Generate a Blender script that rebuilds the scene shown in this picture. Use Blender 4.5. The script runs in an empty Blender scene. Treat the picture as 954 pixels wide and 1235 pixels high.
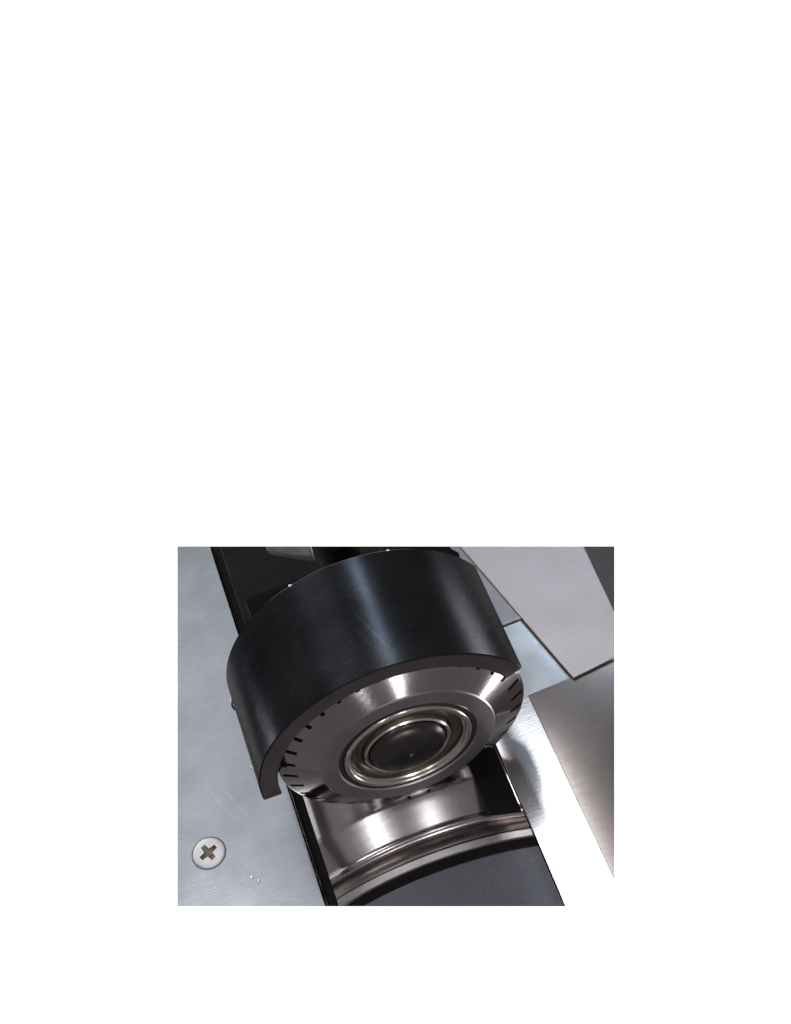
import bpy, bmesh, math, random
from mathutils import Matrix, Vector
random.seed(4)
SC = bpy.context.scene
COL = SC.collection
S = 0.001                                   # everything below is written in millimetres

# ------------------------------------------------------------------ camera
CAM = Vector((-0.94, -143.18, 273.84)); F = 1557.87; PX, PY = 477.5, 876.0
ROT = Matrix.Rotation(math.radians(30.96), 3, 'X') @ Matrix.Rotation(math.radians(-21.14), 3, 'Z')
cd = bpy.data.cameras.new('camera'); cam = bpy.data.objects.new('camera', cd); COL.objects.link(cam)
cam.matrix_world = Matrix.Translation(CAM * S) @ ROT.to_4x4()
cd.sensor_fit = 'VERTICAL'; cd.sensor_height = 24; cd.lens = F / 1235 * 24
cd.shift_y = (PY - 617.5) / 1235; cd.shift_x = (477.0 - PX) / 1235
cd.clip_start = 0.005; cd.clip_end = 20
SC.camera = cam

# ------------------------------------------------------------------ room light
w = bpy.data.worlds.new('World'); SC.world = w; w.use_nodes = True
bg = w.node_tree.nodes['Background']; bg.inputs[0].default_value = (0.90, 0.84, 0.87, 1); bg.inputs[1].default_value = 0.19
SC.view_settings.view_transform = 'Standard'; SC.view_settings.look = 'None'
SC.view_settings.exposure = 0; SC.view_settings.gamma = 1

def lamp(name, loc, aim, sx, sy, rad, col=(1, 1, 1), up=(0, 1, 0), spread=180):
    """rectangular lamp; rad = radiance of its surface"""
    l = bpy.data.lights.new(name, 'AREA'); l.shape = 'RECTANGLE'; l.size = sx * S; l.size_y = sy * S
    l.energy = rad * math.pi * sx * sy * S * S; l.color = col; l.spread = math.radians(spread)
    o = bpy.data.objects.new(name, l); COL.objects.link(o)
    z = (Vector(loc) - Vector(aim)).normalized(); x = Vector(up).cross(z).normalized(); y = z.cross(x)
    m = Matrix((x, y, z)).transposed().to_4x4(); m.translation = Vector(loc) * S; o.matrix_world = m
    return o
lamp('fluorescent_lamp', (50, 22, 290), (50, 22, 0), 26, 266, 7, (0.95, 0.97, 1.0))
lamp('fluorescent_lamp', (-118, -5, 300), (-60, 0, 0), 26, 190, 10, (0.97, 0.97, 1.0))
lamp('ceiling_lamp', (-185, 320, 520), (-40, 10, 0), 230, 430, 0.5, (0.77, 0.88, 1.0))
lamp('highlight_lamp', (322, 880, 1157), (10, 20, 30), 80, 215, 17, (0.64, 0.82, 1.0))  # lamp added for the bluish streak along the cover
lamp('highlight_lamp', (62, -560, 120), (3, 0, 45), 38, 240, 15, (1, 0.98, 0.97), up=(0, 0, 1))  # unseen lamp added in front for the bright patch on the wheel bevel
lamp('highlight_lamp', (-112, -560, 120), (3, 0, 45), 36, 240, 5, (1, 0.96, 0.95), up=(0, 0, 1))  # dimmer lamp added beside it for the second bevel patch

# white sheet the section is shown against, with its own lamps
VIEW = ROT @ Vector((0, 0, -1)); RIGHT = ROT @ Vector((1, 0, 0)); UP = ROT @ Vector((0, 1, 0))
BD = CAM + VIEW * 760
for sx, sy in ((-1, -0.45), (1, -0.45), (-1, 1), (1, 1)):
    q = BD + RIGHT * sx * 520 + UP * (sy * 420 + 60) - VIEW * 250
    lamp('backdrop_lamp', q, q + VIEW * 250 - RIGHT * sx * 260, 300, 300, 12.5, up=UP)

# ------------------------------------------------------------------ materials
def mat(name, base, metal=0, rough=0.5, spec=0.5, aniso=0, tang=None, var=0.0, vscale=60, vstretch=(1, 1, 1),
        bump=0.0, bscale=300, bstretch=(1, 1, 1), base2=None, rvar=0.0, coat=0, ior=1.5, tint=None, streak=0.0, sdir=(0.03, 1, 1), sscale=2600, grain=0.0, scratch=0.0):
    m = bpy.data.materials.new(name); m.use_nodes = True; nt = m.node_tree; N = nt.nodes; L = nt.links
    b = N['Principled BSDF']; b.inputs['Metallic'].default_value = metal; b.inputs['Roughness'].default_value = rough
    b.inputs['Specular IOR Level'].default_value = spec; b.inputs['Base Color'].default_value = (*base, 1)
    b.inputs['Coat Weight'].default_value = coat
    b.inputs['IOR'].default_value = ior
    tc = N.new('ShaderNodeTexCoord')
    def noise(scale, stretch, detail=6, off=0):
        mp = N.new('ShaderNodeMapping'); mp.inputs['Scale'].default_value = stretch; mp.inputs['Location'].default_value = (off, off, 0)
        L.new(tc.outputs['Object'], mp.inputs[0])
        n = N.new('ShaderNodeTexNoise'); n.inputs['Scale'].default_value = scale; n.inputs['Detail'].default_value = detail
        L.new(mp.outputs[0], n.inputs['Vector']); return n.outputs['Fac']
    if var:
        f = noise(vscale, vstretch); mr = N.new('ShaderNodeMapRange')
        mr.inputs[1].default_value = 0.3; mr.inputs[2].default_value = 0.7; L.new(f, mr.inputs[0])
        mx = N.new('ShaderNodeMix'); mx.data_type = 'RGBA'
        c2 = base2 or tuple(c * (1 - var) for c in base); c1 = base if base2 else tuple(min(1, c * (1 + var)) for c in base)
        mx.inputs['A'].default_value = (*c1, 1); mx.inputs['B'].default_value = (*c2, 1)
        L.new(mr.outputs[0], mx.inputs['Factor']); L.new(mx.outputs['Result'], b.inputs['Base Color'])
    def chain(fac, lo, hi, frm=0.3, to=0.7):                    # multiply the base colour by lo..hi
        mr = N.new('ShaderNodeMapRange'); mr.inputs[1].default_value = frm; mr.inputs[2].default_value = to
        mr.inputs[3].default_value = lo; mr.inputs[4].default_value = hi; L.new(fac, mr.inputs[0])
        mx = N.new('ShaderNodeMix'); mx.data_type = 'RGBA'; mx.blend_type = 'MULTIPLY'; mx.inputs['Factor'].default_value = 1
        sock = b.inputs['Base Color']
        if sock.is_linked: L.new(sock.links[0].from_socket, mx.inputs['A'])
        else: mx.inputs['A'].default_value = sock.default_value[:]
        L.new(mr.outputs[0], mx.inputs['B']); L.new(mx.outputs['Result'], sock)
    if streak: chain(noise(sscale, sdir, 4), 1 - streak, 1 + streak)
    if grain: chain(noise(2600, (1, 1, 1), 2), 1 - grain, 1 + grain)
    if scratch:
        for ang, off in ((0.5, 0.0), (-0.35, 0.21), (1.2, 0.4)):
            mp = N.new('ShaderNodeMapping'); mp.inputs['Rotation'].default_value = (0, 0, ang); L.new(tc.outputs['Object'], mp.inputs[0])
            m2 = N.new('ShaderNodeMapping'); m2.inputs['Scale'].default_value = (0.05, 1, 1); m2.inputs['Location'].default_value = (off, off * 2, 0); L.new(mp.outputs[0], m2.inputs[0])
            nz = N.new('ShaderNodeTexNoise'); nz.inputs['Scale'].default_value = 900; nz.inputs['Detail'].default_value = 1; L.new(m2.outputs[0], nz.inputs['Vector'])
            chain(nz.outputs['Fac'], 1.0, 1 + scratch, 0.70, 0.76)
    if tint: b.inputs['Specular Tint'].default_value = (*tint, 1)
    if rvar:
        f = noise(vscale * 0.6, vstretch, 4, 3.1); mr = N.new('ShaderNodeMapRange')
        mr.inputs[1].default_value = 0.3; mr.inputs[2].default_value = 0.7
        mr.inputs[3].default_value = max(0.03, rough - rvar); mr.inputs[4].default_value = rough + rvar
        L.new(f, mr.inputs[0]); L.new(mr.outputs[0], b.inputs['Roughness'])
    if bump:
        f = noise(bscale, bstretch, 3); bp = N.new('ShaderNodeBump'); bp.inputs['Strength'].default_value = bump
        bp.inputs['Distance'].default_value = 0.0002; L.new(f, bp.inputs['Height']); L.new(bp.outputs[0], b.inputs['Normal'])
    if aniso:
        b.inputs['Anisotropic'].default_value = aniso
        t = N.new('ShaderNodeTangent')
        if tang == 'UV': t.direction_type = 'UV_MAP'
        else: t.direction_type = 'RADIAL'; t.axis = tang
        L.new(t.outputs[0], b.inputs['Tangent'])
    return m

LN = (0.02, 1, 0.02)                                      # turning lines round a Y axis
M = {
 'alu':     mat('brushed_aluminium', (0.62, 0.62, 0.635), 1, 0.20, aniso=0.42, tang='UV', var=0.12, vscale=75, rvar=0.05, bump=0.07, bscale=700, bstretch=(0.12, 3, 1), streak=0.04, grain=0.06, scratch=0.10),
 'refl_dk':  mat('dark_reflection', (0.40, 0.355, 0.335), 1, 0.135, aniso=0.2, tang='UV', var=0.09, vscale=60, streak=0.07, grain=0.06, scratch=0.06),  # dark tone of a table reflection put into the colour
 'bar':     mat('satin_aluminium', (0.64, 0.58, 0.57), 1, 0.42, var=0.05, vscale=70, rvar=0.04, bump=0.05, bscale=900, streak=0.03, grain=0.05),
 'black':   mat('black_oxide', (0.042, 0.043, 0.048), 0.88, 0.25, 0.3, tint=(0.12, 0.11, 0.12), var=0.2, vscale=90, rvar=0.03, streak=0.07, sdir=LN, sscale=1500, grain=0.2, scratch=0.35),
 'rear':    mat('dull_aluminium', (0.36, 0.35, 0.355), 1, 0.40, var=0.06, vscale=70, rvar=0.04, streak=0.05, grain=0.05),
 'edge':    mat('bare_edge', (0.17, 0.145, 0.145), 1, 0.22, var=0.15, vscale=120, bump=0.1, bscale=900, grain=0.08),
 'steel':   mat('turned_steel', (0.41, 0.375, 0.375), 1, 0.13, var=0.08, vscale=100, rvar=0.03, bump=0.04, bscale=900, grain=0.06),
 'face':    mat('ground_steel', (0.34, 0.315, 0.32), 1, 0.38, var=0.08, vscale=110, rvar=0.05, bump=0.05, bscale=1200, grain=0.07),
 'gap_shade':   mat('recess_shade', (0.020, 0.017, 0.017), 0, 0.8, grain=0.3),  # shade inside the rim slots put into the colour; also fills the bearing gap
 'chrome':  mat('bearing_steel', (0.68, 0.64, 0.60), 1, 0.23, var=0.15, vscale=140, bump=0.03, bscale=700, grain=0.08),
 'brass':   mat('oily_shield', (0.155, 0.132, 0.10), 1, 0.40, var=0.35, vscale=160, rvar=0.1, bump=0.08, bscale=600, grain=0.15),
 'shaft':   mat('oxidised_shaft', (0.095, 0.085, 0.085), 1, 0.32, var=0.25, vscale=150, rvar=0.06, bump=0.06, bscale=900, grain=0.12),
 'journal': mat('polished_journal', (0.54, 0.50, 0.505), 1, 0.25, var=0.12, vscale=75, rvar=0.02, streak=0.06, sdir=LN, grain=0.06, scratch=0.06),
 'collar':  mat('collar_steel', (0.24, 0.20, 0.19), 1, 0.36, var=0.15, vscale=120, rvar=0.06, streak=0.1, sdir=LN, grain=0.08),
 'ring':    mat('ring_steel', (0.46, 0.44, 0.44), 1, 0.45, var=0.12, vscale=160, rvar=0.05, grain=0.08),
 'rubber':  mat('grey_rubber', (0.150, 0.158, 0.185), 0, 0.62, 0.3, var=0.07, vscale=120, bump=0.12, bscale=1500, grain=0.16),
 'dark':    mat('black_casting', (0.009, 0.008, 0.009), 0, 0.8, 0.05, var=0.2, vscale=90, bump=0.1, bscale=900, grain=0.2),
 'dksteel': mat('dull_steel', (0.17, 0.15, 0.145), 1, 0.5, var=0.3, vscale=120, grain=0.1),
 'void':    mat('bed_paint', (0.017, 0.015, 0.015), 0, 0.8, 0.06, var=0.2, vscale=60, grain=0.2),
 'panel':   mat('panel_paint', (0.095, 0.093, 0.100), 0, 0.55, 0.35, var=0.15, vscale=50, bump=0.05, bscale=900, grain=0.1),
 'screw':   mat('zinc_screw', (0.98, 0.96, 0.97), 1, 0.66, var=0.05, vscale=200, grain=0.04),
 'recess':  mat('worn_recess', (0.22, 0.17, 0.12), 1, 0.5, var=0.3, vscale=400),
 'chip':    mat('bright_swarf', (0.92, 0.90, 0.88), 1, 0.35),
 'white':   mat('white_paper', (0.90, 0.90, 0.90), 0, 1.0, 0.0),
}

# ------------------------------------------------------------------ helpers
def ray(px, py): return ROT @ Vector(((px - PX) / F, -(py - PY) / F, -1))
def at(px, py, z=0.0):                                   # where a photograph point meets the level z
    v = ray(px, py); return CAM + v * ((z - CAM.z) / v.z)

# the section shown ends where the photograph ends: four flat cuts
CUTS = []
_c = [ray(*q) for q in ((214, 659), (741, 659), (741, 1093), (214, 1093))]
for i in range(4):
    CUTS.append(_c[i].cross(_c[(i + 1) % 4]).normalized())
_mid = ray(477, 876)
CUTS = [n if n.dot(_mid) < 0 else -n for n in CUTS]      # normals point outwards

ORG = {}                                                  # where each object stands in the world
def link(name, bm, m, parent=None, origin=(0, 0, 0), smooth=0.6, cut=False):
    """bm in world millimetres -> one mesh object with its origin at 'origin'"""
    if cut:
        for n in CUTS:
            if max((v.co - CAM).dot(n) for v in bm.verts) <= 0: continue
            r = bmesh.ops.bisect_plane(bm, geom=bm.verts[:] + bm.edges[:] + bm.faces[:], plane_co=CAM, plane_no=n, clear_outer=True, dist=1e-4)
            ed = [e for e in r['geom_cut'] if isinstance(e, bmesh.types.BMEdge) and e.is_boundary]
            if ed: bmesh.ops.holes_fill(bm, edges=ed, sides=0)
    bmesh.ops.recalc_face_normals(bm, faces=bm.faces[:])
    uv = bm.loops.layers.uv.new('UVMap')
    for f in bm.faces:
        f.smooth = True
        for l in f.loops: l[uv].uv = (l.vert.co.y / 100, l.vert.co.x / 100)
    for e in bm.edges:
        e.smooth = len(e.link_faces) == 2 and e.calc_face_angle(0) < smooth
        if e.smooth:                                         # a broad flat face stays flat beside its narrow edge bevel
            a, b = (f.calc_area() for f in e.link_faces)
            if max(a, b) > 12 * min(a, b) and e.calc_face_angle(0) > 0.02: e.smooth = False
    o3 = Vector(origin)
    for v in bm.verts: v.co = (v.co - o3) * S
    me = bpy.data.meshes.new(name); bm.to_mesh(me); bm.free()
    for x in (m if isinstance(m, (list, tuple)) else [m]): me.materials.append(M[x])
    o = bpy.data.objects.new(name, me); COL.objects.link(o)
    if parent is not None:
        pw = ORG.get(parent.name, parent.location); o.parent = parent; o.location = (o3 * S) - pw
    else:
        o.location = o3 * S
    ORG[o.name] = o3 * S
    return o
def thing(name, label, cat, loc=(0, 0, 0), group=None):
    o = bpy.data.objects.new(name, None); COL.objects.link(o); o.location = Vector(loc) * S; o.empty_display_size = 0.005
    return tag(o, label, cat, group)
def tag(o, label, cat, group=None):
    o['label'] = label; o['category'] = cat
    if group: o['group'] = group
    return o
def struct(o, label, cat): o['kind'] = 'structure'; o['label'] = label; o['category'] = cat; return o

def lathe(prof, xc, zc, seg=96, a0=None, a1=None, bm=None, mats=None, closed=True):
    """profile [(r,y)] turned about the line x=xc, z=zc; a0..a1 in degrees for a part turn"""
    bm = bm or bmesh.new(); full = a0 is None
    n = seg if full else seg + 1
    A = [2 * math.pi * i / seg for i in range(seg)] if full else [math.radians(a0 + (a1 - a0) * i / seg) for i in range(seg + 1)]
    rows = []
    for r, y in prof:
        if r < 1e-6: rows.append([bm.verts.new((xc, y, zc))])
        else: rows.append([bm.verts.new((xc + r * math.cos(a), y, zc + r * math.sin(a))) for a in A])
    k = len(rows); pairs = [(i, (i + 1) % k) for i in range(k if closed else k - 1)]
    for pi_, (i, j) in enumerate(pairs):
        a, b = rows[i], rows[j]
        for s in range(seg):
            t = (s + 1) % n
            vs = [a[s % len(a)], a[t % len(a)], b[t % len(b)], b[s % len(b)]] if len(a) > 1 and len(b) > 1 else \
                 ([a[0], b[t], b[s]] if len(a) == 1 and len(b) > 1 else ([a[s], a[t], b[0]] if len(b) == 1 and len(a) > 1 else None))
            if vs:
                f = bm.faces.new(vs)
                if mats: f.material_index = mats[pi_]
    if not full and closed:
        for s in (0, n - 1):
            f = bm.faces.new([r[s] for r in rows])
            if mats: f.material_index = 1
    return bm
def prism(poly, z0, z1, bev=0.0, bm=None):
    bm = bm or bmesh.new()
    lo = [bm.verts.new((p[0], p[1], z0)) for p in poly]; hi = [bm.verts.new((p[0], p[1], z1)) for p in poly]
    n = len(poly); bm.faces.new(hi); bm.faces.new(lo[::-1]); top = []
    for i in range(n):
        bm.faces.new([lo[i], lo[(i + 1) % n], hi[(i + 1) % n], hi[i]])
    if bev:
        ed = [e for e in bm.edges if all(abs(v.co.z - z1) < 1e-6 for v in e.verts)]
        bmesh.ops.bevel(bm, geom=ed, offset=bev, segments=2, affect='EDGES', profile=0.6)
    return bm
def box(x0, x1, y0, y1, z0, z1, bev=0.0, bm=None): return prism([(x0, y0), (x1, y0), (x1, y1), (x0, y1)], z0, z1, bev, bm)
def tube(pts, r, seg=8, bm=None):
    bm = bm or bmesh.new(); P = [Vector(p) for p in pts]; rows = []
    for i, p in enumerate(P):
        t = (P[min(i + 1, len(P) - 1)] - P[max(i - 1, 0)]).normalized(); u = t.orthogonal().normalized(); v = t.cross(u)
        rr = r[i] if isinstance(r, (list, tuple)) else r
        rows.append([bm.verts.new(p + (u * math.cos(2 * math.pi * k / seg) + v * math.sin(2 * math.pi * k / seg)) * rr) for k in range(seg)])
    for a, b in zip(rows, rows[1:]):
        for k in range(seg): bm.faces.new([a[k], a[(k + 1) % seg], b[(k + 1) % seg], b[k]])
    bm.faces.new(rows[0][::-1]); bm.faces.new(rows[-1]); return bm

# ------------------------------------------------------------------ setting
XL, XR = -31.2, 19.9                                       # edges of the long slot in the table
bm = bmesh.new()
for a, b in ((-1, -1), (1, -1), (1, 1), (-1, 1)): bm.verts.new(BD + RIGHT * a * 470 + UP * (130 + b * 560))
bm.faces.new(bm.verts[:])
struct(link('backdrop', bm, 'white'), 'plain white sheet behind the machine section', 'backdrop')
struct(link('table_plate_left', box(-140, XL, -120, 220, -4, 0, 0.15), 'alu', cut=True), 'brushed aluminium table plate holding the cross head screw', 'table')
YS = 37.0                                                  # seam across the right-hand table
struct(link('table_plate_right', box(XR, 150, -120, YS, -4, 0, 0.15), 'alu', cut=True), 'brushed metal table plate with the bright lamp glare', 'table')
struct(link('table_plate_rear', box(XR, 150, YS + 0.25, 220, -4, 0.7, 0.5), 'rear', cut=True), 'metal table plate behind the bright seam under the guide bar', 'table')
bed = bpy.data.objects.new('machine_bed', None); COL.objects.link(bed); struct(bed, 'black hollow bed under the long table slot', 'bed')
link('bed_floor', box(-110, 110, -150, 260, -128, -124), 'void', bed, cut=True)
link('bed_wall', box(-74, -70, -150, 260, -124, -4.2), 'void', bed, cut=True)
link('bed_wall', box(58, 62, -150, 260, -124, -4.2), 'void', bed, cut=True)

link('slot_strip', box(XL + 0.1, -28.8, -90, 260, -5.5, -3.2, 0.4), 'void', bed, cut=True)  # dark strips along both slot edges, beside the roller
link('slot_strip', prism([(12.9, -7.6), (XR - 0.1, -9.5), (XR - 0.1, 260), (12.9, 260)], -7.5, -5.5, 0.2), 'void', bed, cut=True)

# ------------------------------------------------------------------ lower roller
RX, RJ = -6.0, 58.0; RZ = -4.15 - RJ + 0.35
ro = thing('lower_roller', 'steel lower roller with grey rubber sleeve, lying in the table slot', 'roller', (RX, 0, RZ - RJ))
def turned(name, prof, m): link(name, lathe([(RJ + a if a > -30 else 0, y) for a, y in prof], RX, RZ, 220), m, ro, cut=True)
turned('journal', [(-99, 36), (0, 36), (0, 4.0), (-0.05, 3.3), (-0.2, 2.7), (-0.33, 2.35), (-0.4, 2.15), (-2.42, -4.05), (-2.5, -4.3), (-2.6, -4.6), (-2.65, -5.1), (-2.4, -5.6), (-2.3, -6.0), (-2.45, -6.5), (-2.85, -6.95), (-3.4, -7.2), (-4.0, -7.3), (-99, -7.3)], 'journal')
turned('collar', [(-99, -7.4), (-4.0, -7.4), (-3.8, -8.1), (-3.3, -9.2), (-3.1, -10.4), (-3.2, -11.0), (-4.2, -11.3), (-99, -11.3)], 'collar')
turned('retaining_ring', [(-99, -11.5), (-2.8, -11.5), (-2.6, -11.8), (-3.0, -13.3), (-3.5, -13.5), (-99, -13.5)], 'ring')
turned('spindle', [(-99, -13.6), (-4.2, -13.6), (-4.2, -16.2), (-99, -16.2)], 'void')
turned('rubber_sleeve', [(-99, -16.3), (-3.4, -16.3), (-3.0, -16.8), (-3.0, -80), (-99, -80)], 'rubber')

# ------------------------------------------------------------------ notched wheel with bearing
WZ = 24.84; NT = 34; PH = math.radians(155.7); DR = 4.3; RF, RR = 20.5, 29.05
wh = thing('notched_wheel', 'round steel wheel with notched rim and ball bearing above the lower roller', 'wheel', (0, 0, WZ - RR))
def bev(r, dep=0.0):                                        # bevel surface: y at radius r
    return (r - RF) / (RR - RF) * DR + dep
bm = bmesh.new()
HW = math.radians(1.2); per = 2 * math.pi / NT; SUB = 6
angs = []
for i in range(NT):
    c = PH + i * per
    angs.append((c - HW, True)); angs.append((c + HW, False))
    for k in range(1, SUB): angs.append((c + HW + (per - 2 * HW) * k / SUB, False))
n = len(angs); RN = 25.3
V = lambda r, a, y: bm.verts.new((r * math.cos(a), y, WZ + r * math.sin(a)))
inner = [V(RF, a, bev(RF)) for a, _ in angs]; mid = [V(RN, a, bev(RN)) for a, _ in angs]
RO = 28.35; out = [V(RO, a, bev(RO)) for a, _ in angs]
lip = [V(RR - .25, a, bev(RR - .25)) for a, _ in angs]; rim = [V(RR, a, bev(RR) + .15) for a, _ in angs]
back = [V(RR, a, 11.0) for a, _ in angs]; hub = [V(16.05, a, 11.0) for a, _ in angs]
for i in range(n):
    j = (i + 1) % n
    for p_, q_ in ((inner, mid), (out, lip), (lip, rim), (rim, back), (back, hub)):
        bm.faces.new([p_[i], p_[j], q_[j], q_[i]])
    if not angs[i][1]:
        bm.faces.new([mid[i], mid[j], out[j], out[i]])
    else:                                                     # a closed slot cut 2 mm deep into the slope, its shade painted near-black
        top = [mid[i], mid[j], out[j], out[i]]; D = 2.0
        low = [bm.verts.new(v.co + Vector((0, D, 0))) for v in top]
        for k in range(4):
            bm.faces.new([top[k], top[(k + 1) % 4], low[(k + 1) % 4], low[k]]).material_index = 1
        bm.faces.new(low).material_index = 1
link('notched_rim', bm, ['steel', 'gap_shade'], wh, smooth=0.45)
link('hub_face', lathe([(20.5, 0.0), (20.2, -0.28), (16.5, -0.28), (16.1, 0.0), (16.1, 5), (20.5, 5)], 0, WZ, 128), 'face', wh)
be = link('bearing', lathe([(16.0, 0.2), (15.3, 0.15), (15.1, 0.5), (15.1, 8.5), (16.0, 8.5)], 0, WZ, 128), 'gap_shade', wh)  # near-black ring filling the gap round the outer race
link('outer_race', lathe([(15.05, 0.3), (14.95, -0.15), (14.75, -0.42), (14.4, -0.5), (14.05, -0.4), (13.7, -0.1), (13.5, 0.4), (13.2, 0.6), (13.2, 8), (15.05, 8)], 0, WZ, 128), 'chrome', be)
link('shield', lathe([(13.15, 1.3), (12.6, 1.0), (11.8, 1.1), (11.2, 1.6), (10.6, 1.5), (10.3, 1.9), (10.3, 7), (13.15, 7)], 0, WZ, 128), 'brass', be)
link('inner_race', lathe([(10.25, 1.2), (10.1, 0.4), (9.7, 0.1), (9.25, 0.3), (9.1, 1), (9.1, 8), (10.25, 8)], 0, WZ, 128), 'chrome', be)
link('shaft_end', lathe([(0, -1.5), (0.6, -1.6), (0.9, -1.95), (1.3, -2.0), (4, -1.95), (6, -1.7), (7.6, -1.2), (8.6, -0.5), (9.0, 0.5), (9.0, 10), (6, 12), (6, 40), (0, 40)], 0, WZ, 96), 'shaft', wh, smooth=0.8)

# ------------------------------------------------------------------ black half-round cover
CX, CY, CZ, CR = -1.2, 0.25, 24.63, 33.0
co = thing('roller_cover', 'black half-round cover arched over the notched wheel', 'cover', (CX, CY, CZ - 5))
prof = [(29.5, CY + 1.4), (28.7, CY + 1.0), (28.7, CY + 0.2), (28.9, CY), (32.7, CY), (33.0, CY + 0.28), (33.0, CY + 29.3), (32.6, CY + 29.7), (29.5, CY + 29.7)]
link('shell', lathe(prof, CX, CZ, 160, 25.0, 178.5, mats=[0, 1, 1, 1, 0, 0, 0, 0, 0]), ['black', 'edge'], co, cut=True)
for a in (107.5, 68.3):                                     # bright nicks on the rear edge
    c = Vector((CX + 32.9 * math.cos(math.radians(a)), CY + 29.4, CZ + 32.9 * math.sin(math.radians(a))))
    b = bmesh.new(); bmesh.ops.create_icosphere(b, subdivisions=1, radius=0.42, matrix=Matrix.Translation(c) @ Matrix.Diagonal((1.2, 0.8, 0.6, 1)))
    link('worn_nick', b, 'chip', co)

# ------------------------------------------------------------------ bracket behind the cover
ar = thing('mounting_bracket', 'black bracket carrying the wheel shaft behind the cover', 'bracket', (0, 48, -4))
b = prism([(-24, 38), (9, 38), (9, 52), (-24, 52)], -60, 30, 1.5)
link('arm', b, 'dark', ar, cut=True)
P = [at(*q, 20) for q in ((312, 640), (322, 663), (352, 669), (378, 671.5), (370, 640))]
link('clamp_block', prism([(p.x, p.y) for p in P], 18.2, 20, 0.6), 'dksteel', ar, cut=True)
link('pivot_pin', tube([(1.5, 64, -50), (1.5, 64, 26), (1.5, 64, 27)], [5.5, 5.5, 4.8], 24), 'dark', ar, cut=True)

P = [at(*q, 20) for q in ((484, 640), (484, 690), (544, 690), (553, 665), (536, 658), (530, 640))]
link('end_block', prism([(p.x, p.y) for p in P], 0.75, 20, 0.8), 'dark', ar, cut=True)

# ------------------------------------------------------------------ right-hand side
ZB = 1.5
P = [at(548, 651, ZB), at(691.5, 817, ZB), at(752, 787, ZB), at(752, 758.5, ZB), at(696, 640, ZB)]
gb = thing('guide_bar', 'pale satin metal bar with slanted edge, lying on the rear table', 'bar', (P[1].x, P[1].y, 0.7))
link('bar_plate', prism([(p.x, p.y) for p in P], 0.75, ZB, 0.3), 'bar', gb, cut=True)
Q = [at(637, 838.5, 0.4), at(760, 787, 0.4), at(760, 1110, 0.4), at(757, 1093, 0.4)]  # outline of a dark reflection on the table, built as a thin plate
tag(link('reflection_plate', prism([(p.x, p.y) for p in Q], 0.05, 0.4, 0.12), 'refl_dk', cut=True), 'thin darker plate standing in for a dark reflection on the table in front of the guide bar', 'plate')
Q = [at(700, 648, 2), at(716, 682, 2), at(760, 775, 2), at(820, 700, 2), at(780, 620, 2)]
tag(link('side_panel', prism([(p.x, p.y) for p in Q], 0.75, 2.0, 0.3), 'panel', cut=True), 'dark grey painted panel beyond the pale guide bar', 'panel')

# ------------------------------------------------------------------ cross head screw
sc = at(252, 1029); 
st = thing('countersunk_screw', 'bright zinc cross head screw set into the left table plate', 'screw', (sc.x, sc.y, 0))
b = bmesh.new(); R0 = 3.75; arm = 2.3; hw = 0.56; rot = math.radians(23)
ring = [b.verts.new((sc.x + R0 * math.cos(2 * math.pi * i / 48), sc.y + R0 * math.sin(2 * math.pi * i / 48), 0.42)) for i in range(48)]
cr = [(arm, -hw), (arm, hw), (hw * 1.3, hw * 1.3), (hw, arm), (-hw, arm), (-hw * 1.3, hw * 1.3), (-arm, hw), (-arm, -hw), (-hw * 1.3, -hw * 1.3), (-hw, -arm), (hw, -arm), (hw * 1.3, -hw * 1.3)]
crp = [(sc.x + x * math.cos(rot) - y * math.sin(rot), sc.y + x * math.sin(rot) + y * math.cos(rot)) for x, y in cr]
cv = [b.verts.new((x, y, 0.46)) for x, y in crp]
e1 = [b.edges.new((ring[i], ring[(i + 1) % 48])) for i in range(48)]; e2 = [b.edges.new((cv[i], cv[(i + 1) % 12])) for i in range(12)]
bmesh.ops.triangle_fill(b, edges=e1 + e2, use_beauty=True)
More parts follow.
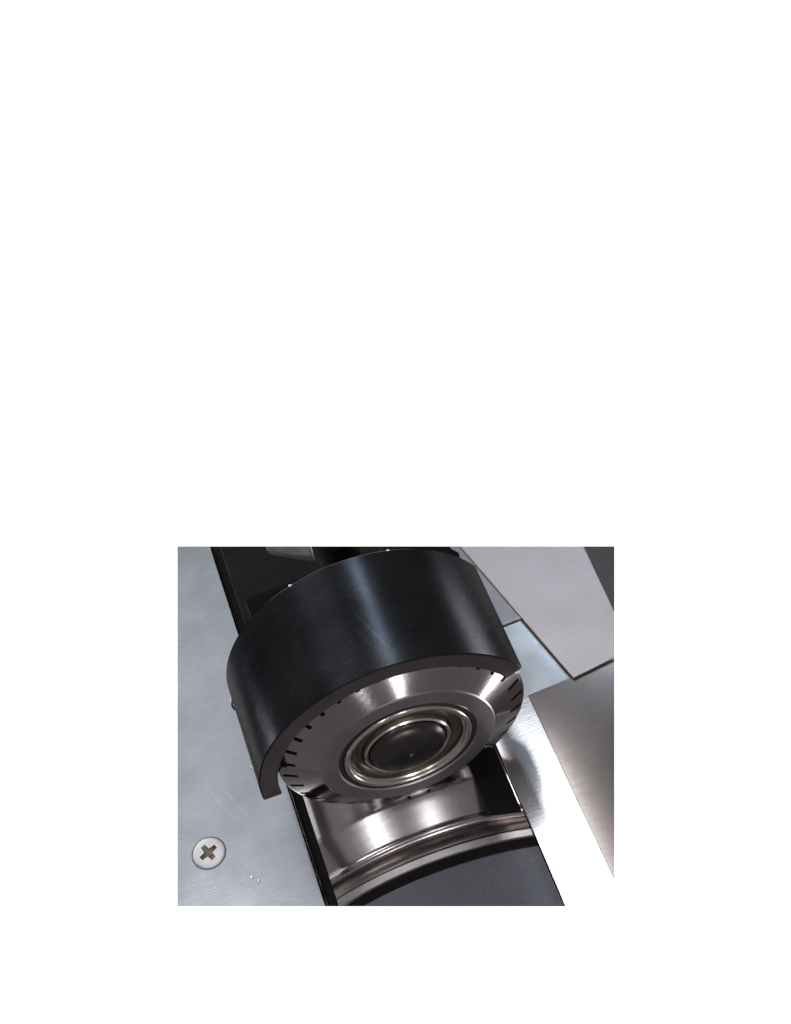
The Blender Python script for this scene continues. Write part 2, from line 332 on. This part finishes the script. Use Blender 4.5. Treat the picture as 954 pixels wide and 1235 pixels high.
low = [b.verts.new((v.co.x + (v.co.x - sc.x) * 0.08, v.co.y + (v.co.y - sc.y) * 0.08, 0.15)) for v in ring]
lo2 = [b.verts.new((v.co.x, v.co.y, 0.004)) for v in low]
for i in range(48):
    j = (i + 1) % 48; b.faces.new([ring[i], ring[j], low[j], low[i]]); b.faces.new([low[i], low[j], lo2[j], lo2[i]])

link('head', b, 'screw', st, smooth=0.9)
b = bmesh.new(); t = [b.verts.new((x, y, 0.455)) for x, y in crp]; f = [b.verts.new((sc.x + (x - sc.x) * .75, sc.y + (y - sc.y) * .75, 0.08)) for x, y in crp]
for i in range(12): b.faces.new([t[i], t[(i + 1) % 12], f[(i + 1) % 12], f[i]])
b.faces.new(f)
link('cross_recess', b, 'recess', st)
link('countersink', prism([(sc.x + 4.35 * math.cos(2 * math.pi * i / 48), sc.y + 4.35 * math.sin(2 * math.pi * i / 48)) for i in range(48)], -0.05, 0.05), 'dksteel', st)

# ------------------------------------------------------------------ small loose bits
lp = [at(280, 836, 1.0), at(279, 843, 2.2), at(280, 851, 2.4), at(283, 856, 1.6), at(286.5, 857.5, 0.6), at(288, 853, 0.35)]
tag(link('wire_clip', tube(lp, 0.28, 8), 'edge'), 'thin bent wire clip sticking out beside the black cover', 'wire')
def chip(px, py, sx, sy, rz, label):
    c = at(px, py, 0.2); b = bmesh.new()
    bmesh.ops.create_icosphere(b, subdivisions=1, radius=1, matrix=Matrix.Translation(c) @ Matrix.Rotation(rz, 4, 'Z') @ Matrix.Diagonal((sx, sy, 0.22, 1)))
    for v in b.verts: v.co += Vector((random.uniform(-.08, .08), random.uniform(-.08, .08), 0))
    tag(link('metal_chip', b, 'chip', origin=(c.x, c.y, 0), smooth=0.2), label, 'chip', 'bright metal chips on the left table plate')
chip(305.5, 926, 1.3, 0.35, -0.9, 'long bright metal chip touching the black cover')
chip(303.5, 1057.5, 0.5, 0.28, 0.3, 'small bright metal chip on the table near the screw')
chip(311.5, 1062.5, 0.55, 0.4, 0.7, 'dull metal chip beside the small bright chip')
